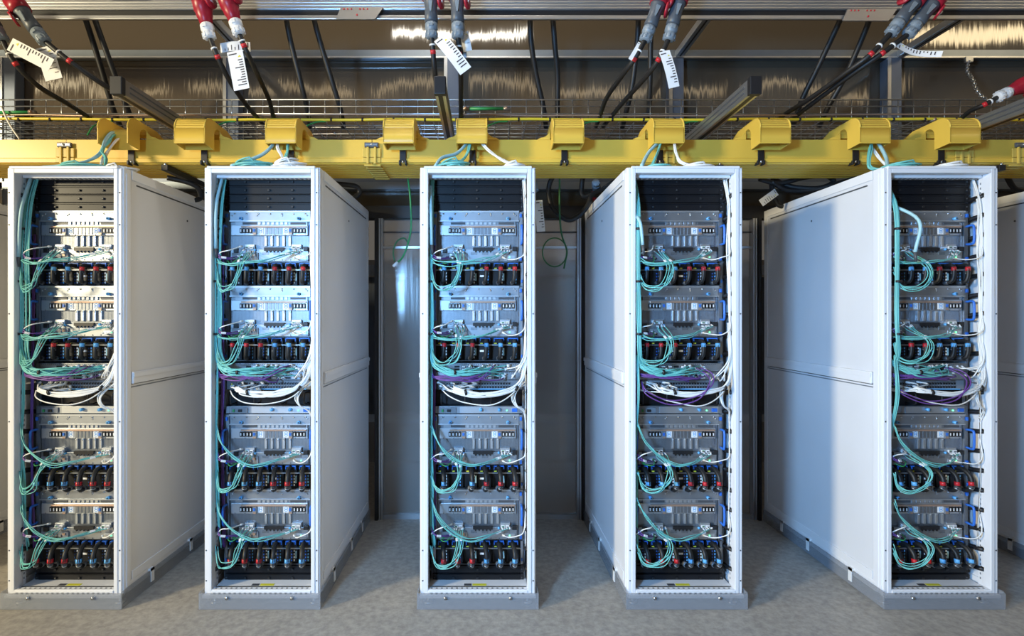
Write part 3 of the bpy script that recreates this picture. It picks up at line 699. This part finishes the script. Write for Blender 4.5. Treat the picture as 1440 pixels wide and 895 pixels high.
# ------------------------------------------------------------------ busbar, plugs and their cables
bb = thing('power_busbar', (0, 3.2, 3.328), 'long ribbed metal power busbar along the top', 'busbar')
m = MB(); m.box(-4.6, 4.8, .0, .012, 0, .026, 'alu', .004); m.build('lower_rail', bb)
m = MB(); m.box(-4.6, 4.8, .012, .02, .004, .08, 'black'); m.build('slot', bb)
m = MB(); m.box(-4.6, 4.8, .0, .04, .058, .20, 'alu', .004)
for z in (.06, .078, .096, .114, .15, .175): m.box(-4.6, 4.8, -.006, 0, z, z+.010, 'alu', .002)
m.build('housing', bb)
for a, b, py, nm in ((472, 527, 27, 'left of the middle open rack'), (1185, 1250, 29, 'left of the rightmost open rack'), (150, 205, -2, 'above the leftmost open rack')):
    p0, p1 = at(a, py, 3.18), at(b, py, 3.18); m = MB()
    w = p1.x-p0.x
    m.prism([(0, 0), (w, 0), (w+.05, .07), (.03, .07)], 'y', 0, .008, 'alu')
    t = thing('busbar_bracket', p0, 'grey metal plate bolted across the busbar, '+nm, 'bracket', 'busbar plates'); m.build('plate', t)
    q = MB()
    for i in range(6): q.cyl((.05+i*.022+(.03 if i > 2 else 0), 0, .06), (.05+i*.022+(.03 if i > 2 else 0), -.003, .06), .005, 'red', 8)
    q.cyl((w*.55, 0, .025), (w*.55, -.004, .025), .006, 'red', 8); q.build('rivet_row', t)

def rot_to(d): return Vector((0,0,-1)).rotation_difference(Vector(d).normalized()).to_matrix().to_4x4()
def plug(name_label, p_end, d, white=False, flap=1, scale=1.):
    """p_end: cable end of the gland; d: direction from the socket towards the cable."""
    M = Matrix.Translation(p_end) @ rot_to(d) @ Matrix.Scale(scale, 4)
    t = thing('power_plug', (0,0,0), name_label, 'power plug', 'red and grey power plugs')
    def lathe(prof, m, n=18):
        mb = MB()
        mb.tube([(0,0,z) for z,_ in prof], [r for _,r in prof], m, n); return mb
    red = 'red_deep'
    c = 'white_plastic' if white else 'grey_plastic'
    g = lathe([(0,.024),(.006,.032),(.03,.034),(.034,.030),(.045,.030),(.05,.036),(.078,.036),(.085,.030)], c)
    for i in range(10):
        a = i*PI/5; g.box(.031, .036, -.004, .004, .006, .03, c)
        g.v[-8:] = [tuple(Matrix.Rotation(a, 3, 'Z') @ Vector(v)) for v in g.v[-8:]]
    g.box(-.012, .012, -.041, -.034, .052, .07, c, .002)
    g.xf(M).build('gland', t)
    if white:
        lathe([(.085,.026),(.09,.034),(.12,.038),(.13,.043),(.16,.045),(.165,.050),(.28,.054)], red).xf(M).build('plug_body', t)
    else:
        b = lathe([(.085,.026),(.095,.038),(.13,.036),(.17,.035),(.205,.040),(.22,.046)], 'slate_plastic')
        b.prism([(-.012,.19),(.012,.19),(.004,.13),(-.004,.13)], 'y', -.046, -.034, 'grey_plastic'); b.xf(M).build('plug_body', t)
        lathe([(.218,.050),(.25,.052),(.30,.052)], red).xf(M).build('red_collar', t)
    f = MB(); f.tube([(flap*.05, -.012, .20), (flap*.062, -.016, .20)], [.042, .040], red, 20).box(flap*.056-.004, flap*.056+.010, -.024, -.006, .192, .21, 'white_plastic'); f.xf(M).build('flap', t)
    return t
def pcable(pts, label, group='black power cables', bands=(), ring=None, rad=.0145):
    path = spline(pts, 8); o = MB().tube(path, rad, 'rubber', 10).build('power_cable'); tag(o, label, 'power cable', group)
    def seg(p, L, r, m, nm):
        i = min(range(len(path)-1), key=lambda k: (path[k]-p).length); d = (path[i+1]-path[max(i-1,0)]).normalized()
        q = MB().cyl(path[i]-d*L, path[i]+d*L, r, m, 12); q.build(nm, o)
    for p in bands: seg(p, .011, rad*1.08, 'red', 'red_band')
    if ring is not None: seg(ring, .004, rad*1.25, 'white_plastic', 'white_tie')
    return o
def sign_tag(p0, p1, wid, label, curl=0., n=10, marks=10):
    """a printed white tag hanging from p0 to p1."""
    p0, p1 = Vector(p0), Vector(p1); d = (p1-p0); L = d.length; d.normalize()
    side = d.cross(Vector((0,-1,0))).normalized(); nrm = side.cross(d).normalized()
    if nrm.y > 0: nrm = -nrm
    t = thing('cable_tag', (0,0,0), label, 'tag', 'printed white cable tags')
    m = MB(); vs = []; fs = []
    def pt(u, v, h=0): return p0+d*(u*L)+side*(v*wid)+nrm*(curl*math.sin(PI*u)*L+h)
    for i in range(n+1):
        for v in (-.5, .5): vs += [pt(i/n, v, .0006), pt(i/n, v, -.0006)]
    for i in range(n):
        o = i*4; fs += [(o, o+2, o+6, o+4), (o+1, o+5, o+7, o+3), (o, o+4, o+5, o+1), (o+2, o+3, o+7, o+6)]
    fs += [(0,1,3,2), (n*4, n*4+2, n*4+3, n*4+1)]
    m.add(vs, fs, 'paper'); m.build('sheet', t)
    k = MB()
    def quad(u0, u1, v0, v1, mm): k.add([pt(u0,v0,.0015), pt(u1,v0,.0015), pt(u1,v1,.0015), pt(u0,v1,.0015)], [(0,1,2,3)], mm)
    quad(.06, .09, -.1, .42, 'paper_ink')
    k.add([pt(.17,-.36,.0015), pt(.12,-.24,.0015), pt(.17,-.12,.0015)], [(0,1,2)], 'sticker_yellow')
    rnd = random.Random(len(label))
    for i in range(marks):
        u = .23+i*.7/marks; quad(u, u+.025, -.40, -.40+rnd.choice((.22, .3, .55, .25)), 'paper_ink')
    k.build('print', t); return t
ext = lambda p, q: Vector(p)+(Vector(p)-Vector(q))
def plug_set(px0, py0, pxg, pyg, path, labw, white=False, Y=3.0, flap=1):
    g = at(pxg, pyg, Y); d = g-at(px0, py0, Y)
    plug(f"{'red plug with white' if white else 'grey and red plug with ribbed'} gland, {labw}", g, d, white, flap)
    pts = [g-d.normalized()*.02]+[at(a, b, y) for a, b, y in path]
    pcable(pts, 'black cable with red band from plug '+labw, bands=[at(*path[0])], ring=at(pxg+(path[0][0]-pxg)*.5, pyg+(path[0][1]-pyg)*.5, Y))
plug_set(18, 0, 64, 60, [(98, 86, 3.02), (150, 122, 3.15), (200, 150, 3.4), (232, 172, 3.6), (250, 176, 3.75)], 'at the upper left corner', flap=-1)
plug_set(-28, 0, 4, 58, [(22, 90, 3.02), (55, 122, 3.15), (95, 146, 3.4), (130, 168, 3.62), (150, 176, 3.75)], 'cut off by the left frame edge', flap=-1)
plug_set(283, 0, 295, 55, [(306, 80, 3.02), (322, 112, 3.12), (342, 142, 3.3), (362, 166, 3.6), (372, 176, 3.75)], 'over the second open rack, left one', white=True)
plug_set(320, 0, 337, 49, [(343, 64, 3.02), (362, 105, 3.12), (378, 140, 3.35), (385, 166, 3.6), (390, 176, 3.75)], 'over the second open rack, right one', white=True)
plug_set(606, 0, 607, 54, [(609, 73, 3.02), (612, 105, 3.1), (618, 140, 3.35), (628, 166, 3.6), (632, 178, 3.75)], 'over the middle open rack, left one')
plug_set(643, 0, 644, 54, [(646, 76, 3.02), (648, 105, 3.1), (648, 140, 3.4), (648, 166, 3.6), (648, 178, 3.75)], 'over the middle open rack, right one')
plug_set(928, 0, 907, 58, [(892, 83, 3.02), (872, 110, 3.15), (852, 140, 3.4), (843, 166, 3.62), (838, 178, 3.75)], 'over the fourth open rack, left one')
plug_set(955, 0, 940, 57, [(926, 84, 3.02), (905, 112, 3.15), (878, 142, 3.4), (858, 166, 3.62), (848, 178, 3.75)], 'over the fourth open rack, right one', flap=-1)
plug_set(1290, -4, 1252, 48, [(1225, 76, 3.02), (1190, 102, 3.12), (1140, 138, 3.35), (1105, 160, 3.6), (1090, 172, 3.75)], 'over the rightmost open rack, left one', flap=-1)
plug_set(1322, -8, 1276, 50, [(1241, 75, 3.02), (1200, 103, 3.12), (1150, 140, 3.35), (1120, 163, 3.6), (1105, 175, 3.75)], 'over the rightmost open rack, right one')
plug_set(1500, 92, 1402, 137, [(1385, 147, 3.42), (1365, 156, 3.5), (1350, 168, 3.6), (1340, 176, 3.7)], 'at the right frame edge behind the strut', white=True, Y=3.4)
for i, (a, pts) in enumerate((('left one, over the leftmost open rack', [(117, 18, 3.45), (128, 50, 3.5), (145, 105, 3.6), (158, 150, 3.7), (170, 180, 3.8)]),
                 ('right one, over the leftmost open rack', [(130, 18, 3.45), (145, 60, 3.5), (165, 115, 3.6), (180, 155, 3.7), (190, 180, 3.8)]),
                 ('left one, right of the second open rack', [(401, 18, 3.45), (408, 55, 3.5), (424, 120, 3.6), (432, 155, 3.7), (436, 180, 3.8)]),
                 ('right one, right of the second open rack', [(439, 18, 3.45), (449, 55, 3.5), (467, 115, 3.6), (479, 155, 3.7), (483, 180, 3.8)]),
                 ('left one, right of the middle open rack', [(745, 18, 3.45), (747, 60, 3.5), (754, 105, 3.6), (764, 150, 3.7), (768, 180, 3.8)]),
                 ('right one, right of the middle open rack', [(777, 18, 3.45), (780, 60, 3.5), (784, 105, 3.6), (784, 150, 3.7), (784, 180, 3.8)]),
                 ('left one, behind the fourth open rack', [(898, 18, 3.45), (896, 60, 3.5), (889, 120, 3.6), (880, 160, 3.7), (875, 180, 3.8)]),
                 ('right one, behind the fourth open rack', [(915, 18, 3.45), (915, 60, 3.5), (914, 120, 3.6), (912, 160, 3.7), (910, 180, 3.8)]),
                 ('left one, left of the rightmost open rack', [(1186, 18, 3.45), (1176, 40, 3.5), (1150, 95, 3.6), (1128, 140, 3.7), (1115, 178, 3.8)]),
                 ('right one, left of the rightmost open rack', [(1226, 18, 3.45), (1216, 45, 3.5), (1190, 105, 3.6), (1165, 150, 3.7), (1152, 178, 3.8)]))):
    pcable([at(*p) for p in pts], 'black power cable hanging from behind the busbar, '+a, 'hanging power cables', rad=.0175)
# tags
sign_tag(at(14, 62, 2.98), at(72, 92, 2.96), .075, 'printed white tag slanting down at the far left plugs', marks=10)
sign_tag(at(62, 66, 3.04), at(76, 112, 3.06), .10, 'white tag behind the slanting one at the far left plugs', marks=5)
sign_tag(at(330, 72, 2.96), at(340, 126, 2.95), .088, 'printed white tag hanging upright below the red plugs', marks=11)
sign_tag(at(352, 66, 3.06), at(310, 68, 3.05), .055, 'crinkled clear-looking tag held sideways below the red plugs', curl=.1, marks=6)
sign_tag(at(618, 53, 2.96), at(655, 100, 2.94), .075, 'printed white tag slanting over the middle open rack plugs', curl=.06, marks=10)
sign_tag(at(652, 45, 3.05), at(658, 72, 3.06), .05, 'small tag turned away behind the middle open rack plugs', marks=2)
sign_tag(at(934, 72, 2.96), at(948, 123, 2.95), .06, 'printed white tag hanging below the plugs of the fourth open rack', curl=.05, marks=10)
sign_tag(at(900, 60, 3.0), at(886, 84, 2.99), .022, 'narrow white tag edge beside the plug of the fourth open rack', marks=0)
sign_tag(at(1262, 62, 3.0), at(1325, 76, 2.96), .035, 'curled white tag stretched sideways below the far right plugs', curl=-.16, marks=10)
# galvanized chain hook on the right
t = thing('hanging_chain', (0,0,0), 'small metal chain hanging from the wall rail at the right', 'chain'); m = MB()
cp = spline([at(1362, 86, 3.95), at(1360, 100, 3.9), at(1368, 112, 3.8), at(1374, 128, 3.7), at(1388, 142, 3.6)], 6)
for i in range(len(cp)-1):
    d = (cp[i+1]-cp[i]); mid = (cp[i]+cp[i+1])/2; a = d.normalized(); b = a.orthogonal().normalized() if i % 2 else a.cross(a.orthogonal()).normalized()
    ring = [mid+a*(d.length*.75*math.cos(k*PI/5))+b*(.010*math.sin(k*PI/5)) for k in range(11)]
    m.tube(ring, .0035, 'zinc', 5, False)
m.build('chain', t)
q = MB(); q.box(-.03, .03, -.01, .01, -.02, .02, 'zinc', .004); q.build('hook', t, at(1362, 84, 3.96))

# ------------------------------------------------------------------ cables dropping onto the racks and coils on top
RT = ZT+.002
def roof(px, Y, dz=.0): return Vector(((px-CX)*Y/F, Y, RT+dz))
def coil(px0, px1, Y, n, rad, m, label, group, hgt=.045):
    x0, x1 = (px0-CX)*Y/F, (px1-CX)*Y/F; pts = []
    for k in range(n*14+1):
        a = 2*PI*k/14; q = k/14; w = (x1-x0)/2*(.84+.16*math.sin(q*2.1)); cx = (x0+x1)/2+.012*math.sin(q*1.3)
        pts.append((cx+w*math.cos(a), Y+.075*math.sin(a)*(.8+.2*math.sin(q*1.7)), RT+.008+hgt*(.15+.85*((q*.618) % 1))*(.55+.45*math.sin(a/2+q)**2)))
    o = MB().tube(pts, rad, m, 5).build('cable_coil'); return tag(o, label, 'cable coil', group)
coil(85, 145, 2.9, 5, .005, 'aqua', 'aqua cord coil lying on top of the leftmost open rack', None, .03)
coil(330, 380, 2.9, 7, .005, 'aqua', 'aqua cord coil lying on top of the second open rack', None, .055)
coil(385, 428, 2.92, 8, .006, 'white_cord', 'white cord coil lying on top of the second open rack', None, .06)
coil(618, 658, 2.9, 6, .005, 'aqua', 'aqua cord coil lying on top of the middle open rack', None, .055)
coil(708, 735, 2.92, 6, .006, 'white_cord', 'white cord coil lying on top of the middle open rack', None, .04)
coil(905, 940, 2.9, 3, .005, 'aqua', 'aqua cord coil lying on top of the fourth open rack', None, .02)
coil(955, 1000, 2.92, 5, .006, 'white_cord', 'white cord coil lying on top of the fourth open rack', None, .03)
coil(1242, 1288, 2.9, 6, .005, 'aqua', 'aqua cord coil lying on top of the rightmost open rack', None, .035)
coil(1310, 1352, 2.92, 6, .006, 'white_cord', 'white cord coil lying on top of the rightmost open rack', None, .035)
coil(150, 190, 3.0, 7, .006, 'white_cord', 'white cord coil lying on top of the leftmost open rack', None, .05)
def drop(n, pts, rad, m, nm, label, group, j=.006):
    for i in range(n):
        p = [Vector(q)+Vector((J(-j,j), J(-j,j), J(-j*.6,j*.6))) for q in pts]
        for q in p: q.z = max(q.z, RT+rad)
        o = MB().tube(spline(p, 7), rad, m, 6).build(nm); tag(o, label, 'cord', group)
drop(5, [at(170, 192, 3.22), at(158, 187, 3.12), at(148, 197, 3.06), at(142, 214, 3.0), at(125, 225, 2.94), at(95, 232, 2.88), at(62, 236, 2.85)], .006, 'aqua_pale', AQ, 'pale aqua cord spilling left from the uncovered yellow outlet', 'cords from the uncovered outlet')
drop(5, [at(172, 192, 3.22), at(160, 190, 3.12), at(152, 200, 3.06), at(144, 213, 3.0), at(148, 222, 2.97), at(146, 236, 2.93)], .004, 'aqua', AQ, 'thin aqua cord dropping from the uncovered yellow outlet', 'thin cords from the uncovered outlet')
drop(5, [at(174, 194, 3.22), at(165, 196, 3.12), at(155, 208, 3.06), at(146, 222, 3.0), at(140, 236, 2.94)], .0045, 'white_cord', WH, 'white cord dropping from the uncovered yellow outlet', 'white cords from the uncovered outlet')
drop(1, [at(386, 196, 3.08), at(382, 206, 3.06), at(368, 218, 3.0), at(345, 227, 2.93), at(325, 234, 2.86)], .010, 'aqua_pale', 'breakout_tube', 'thick pale blue tube from yellow outlet to second open rack', None, 0)
drop(5, [at(392, 196, 3.08), at(391, 208, 3.05), at(396, 220, 3.0), at(398, 230, 2.95)], .0045, 'white_cord', WH, 'white cord dropping from yellow outlet onto second open rack', 'white cords onto the second open rack')
drop(5, [at(404, 196, 3.08), at(405, 208, 3.05), at(402, 220, 3.0), at(398, 230, 2.95)], .0045, 'aqua', AQ, 'aqua cord dropping from yellow outlet onto second open rack', 'aqua cords onto the second open rack')
drop(1, [at(658, 192, 3.08), at(655, 203, 3.06), at(642, 216, 3.0), at(622, 222, 2.94), at(612, 234, 2.87)], .010, 'aqua_pale', 'breakout_tube', 'thick pale blue tube from yellow outlet to middle open rack', None, 0)
drop(5, [at(660, 192, 3.08), at(660, 205, 3.05), at(656, 218, 3.0), at(648, 228, 2.93)], .005, 'aqua', AQ, 'aqua cord dropping from yellow outlet onto middle open rack', 'aqua cords onto the middle open rack')
drop(4, [at(676, 192, 3.08), at(680, 203, 3.06), at(692, 216, 3.0), at(708, 226, 2.95), at(722, 232, 2.9)], .005, 'white_cord', WH, 'white cord dropping from yellow outlet onto middle open rack', 'white cords onto the middle open rack')
drop(1, [at(929, 186, 3.08), at(925, 200, 3.05), at(912, 215, 2.98), at(902, 234, 2.87)], .010, 'aqua_pale', 'breakout_tube', 'thick pale blue tube onto the fourth open rack', None, 0)
drop(5, [at(930, 186, 3.08), at(929, 200, 3.05), at(924, 215, 2.98), at(917, 234, 2.9)], .0045, 'aqua', AQ, 'aqua cord dropping onto the fourth open rack', 'aqua cords onto the fourth open rack')
drop(4, [at(947, 186, 3.08), at(948, 200, 3.05), at(950, 216, 3.0), at(958, 228, 2.95), at(980, 234, 2.92)], .005, 'white_cord', WH, 'white cord dropping onto the fourth open rack', 'white cords onto the fourth open rack')
drop(1, [at(1231, 196, 3.08), at(1238, 206, 3.06), at(1246, 222, 3.0), at(1248, 236, 2.92)], .010, 'aqua_pale', 'breakout_tube', 'thick pale blue tube onto the rightmost open rack', None, 0)
drop(6, [at(1226, 196, 3.08), at(1224, 210, 3.05), at(1222, 226, 3.0), at(1224, 236, 2.97), at(1240, 238, 2.93), at(1262, 236, 2.92)], .0045, 'aqua', AQ, 'aqua cord dropping onto the rightmost open rack', 'aqua cords onto the rightmost open rack', .008)
drop(3, [at(1228, 208, 3.06), at(1232, 217, 3.04), at(1242, 228, 3.0), at(1252, 238, 2.96)], .005, 'white_cord', WH, 'white cord dropping onto the rightmost open rack', 'white cords onto the rightmost open rack')

# ------------------------------------------------------------------ black cables and green wires behind the racks
def bcable(pts, label, rad=.017): return pcable([at(*p) for p in pts], label, 'power cables behind the racks', rad=rad)
bcable([(785, 236, 3.62), (772, 262, 3.65), (776, 290, 3.65), (796, 309, 3.65), (812, 305, 3.65), (826, 290, 3.65), (833, 274, 3.67), (852, 266, 3.7), (885, 262, 3.75)], 'black cable drooping in a deep loop right of the middle open rack')
bcable([(822, 236, 3.66), (818, 262, 3.7), (820, 276, 3.7), (838, 272, 3.7), (870, 252, 3.7), (900, 240, 3.7)], 'black cable bent sharply beside the fourth open rack')
bcable([(1068, 252, 3.66), (1095, 258, 3.66), (1130, 250, 3.62), (1160, 247, 3.6), (1172, 256, 3.6), (1150, 265, 3.6), (1110, 262, 3.66), (1085, 250, 3.7)], 'black cable looping flat left of the rightmost open rack')
bcable([(1085, 258, 3.7), (1088, 276, 3.75), (1098, 290, 3.75), (1118, 284, 3.7), (1150, 270, 3.62), (1190, 256, 3.5)], 'black cable curling low left of the rightmost open rack')
bcable([(1085, 256, 3.66), (1110, 268, 3.65), (1150, 266, 3.6), (1200, 252, 3.5), (1230, 245, 3.4)], 'black cable resting along the roof of the rightmost open rack')
bcable([(440, 250, 3.5), (470, 258, 3.55), (500, 262, 3.6), (505, 272, 3.62), (492, 280, 3.6), (480, 272, 3.6)], 'black cable coiled over the second open rack')
bcable([(235, 250, 3.4), (262, 256, 3.45), (278, 264, 3.5), (282, 278, 3.55), (272, 282, 3.5)], 'black cable coiled over the leftmost open rack')
bcable([(1412, 235, 3.6), (1418, 252, 3.65), (1428, 266, 3.7), (1445, 268, 3.7)], 'black cable bend at the right frame edge under the duct')
g = at(838, 256, 3.66); plug('grey plug pointing forward above the fourth open rack', g, (-.25, -1, .25), False, 1, .8)
plug('red plug under the duct right of the middle open rack', at(752, 270, 3.6), (.2, -.3, -1), False, 1, .8)
sign_tag(at(757, 282, 3.58), at(761, 326, 3.57), .055, 'grey printed tag hanging beside the right edge of the middle open rack', marks=8)
sign_tag(at(1092, 270, 3.6), at(1070, 286, 3.58), .05, 'white printed tag among the black cables left of the rightmost open rack', marks=6)
o = wcable([at(573, 246, 3.6), at(577, 280, 3.6), at(578, 320, 3.62), at(573, 345, 3.62), at(566, 362, 3.62), at(558, 370, 3.6)], .006, 'green', 'earth_wire', 'green wire with loose ring hanging left of the middle open rack', 'wire', 'hanging green wires', n=6)
q = MB(); q.tube(spline([at(574, 342, 3.63), at(568, 335, 3.63), at(558, 340, 3.63), at(553, 354, 3.63), at(555, 368, 3.63)], 6), .005, 'green_dark', 6); q.build('wire_ring', o)
q = MB(); q.cyl(at(559, 369, 3.6), at(553, 375, 3.59), .010, 'white_plastic', 8); q.build('terminal', o)
o = wcable([at(787, 244, 3.6), at(787, 300, 3.6), at(790, 330, 3.62), at(797, 352, 3.62), at(795, 368, 3.62), at(793, 378, 3.62)], .006, 'green_dark', 'earth_wire', 'dark green wire with round loop hanging right of the middle open rack', 'wire', 'hanging green wires', n=6)
c = at(780, 355, 3.625); q = MB(); q.tube([c+Vector((.083*math.cos(k*PI/14), 0, .098*math.sin(k*PI/14))) for k in range(29)], .0045, 'green_dark', 6); q.build('wire_ring', o)

# ------------------------------------------------------------------ lamps over the aisle (they show mirrored in the polycarbonate)
def lamp(x0, x1, y, z, label, glow='lamp_glow', hw=.05):
    t = thing('ceiling_lamp', ((x0+x1)/2, y, z), label, 'lamp', 'linear lamps over the aisle'); w = (x1-x0)/2
    MB().box(-w, w, -.06, .06, .03, .09, 'white_paint', .005).build('housing', t)
    MB().box(-w+.01, w-.01, -hw, hw, .0, .03, glow).build('diffuser', t)
lamp(-1.02, .48, 2.46, 4.6, 'bright linear lamp above the aisle before the middle open rack')
lamp(4.7, 6.2, 2.46, 4.6, 'bright linear lamp above the aisle at its right end', 'lamp_gold', .12)
for x, n in ((-5.4, 'far left'), (-2.9, 'left'), (-.4, 'middle'), (2.1, 'right'), (4.6, 'far right')):
    lamp(x-1.1, x+1.1, 1.02, 4.6, 'dim warm linear lamp behind the viewer, '+n+' of its row', 'lamp_warm', .035)

def area(name, loc, target, sx, sy, power, col):
    l = bpy.data.lights.new(name, 'AREA'); l.shape = 'RECTANGLE'; l.size = sx; l.size_y = sy; l.energy = power; l.color = col
    o = bpy.data.objects.new(name, l); COL.objects.link(o); o.location = loc
    o.rotation_euler = (Vector(target)-Vector(loc)).to_track_quat('-Z', 'Y').to_euler()
    return o
area('window_light_blue', (-1.6, -.6, 1.95), (2.8, 3.0, 1.2), .5, .7, 160, (.26, .56, 1.0)).data.spread = math.radians(140)
area('window_light_warm', (-8.5, -2.4, 3.4), (1.0, 3.0, 1.2), 1.0, 1.0, 1050, (1.0, .85, .55))
w = bpy.data.worlds.new('World'); SC.world = w; w.use_nodes = True
w.node_tree.nodes['Background'].inputs['Color'].default_value = (.90, .82, .72, 1); w.node_tree.nodes['Background'].inputs['Strength'].default_value = .13

# ------------------------------------------------------------------ camera
cam = bpy.data.cameras.new('Camera'); co = bpy.data.objects.new('Camera', cam); COL.objects.link(co)
co.location = (0, 0, ZC); co.rotation_euler = (PI/2, 0, 0)
cam.sensor_width = 36; cam.lens = F*36/1440
cam.shift_x = (720-CX)/1440; cam.shift_y = -(447.5-CY)/1440
cam.clip_start = .05
SC.camera = co
SC.view_settings.view_transform = 'Standard'; SC.view_settings.look = 'None'; SC.view_settings.gamma = 1; SC.view_settings.exposure = -.1
SC.view_settings.use_curve_mapping = False
SC.cycles.use_denoising = True
SC.cycles.max_bounces = 8
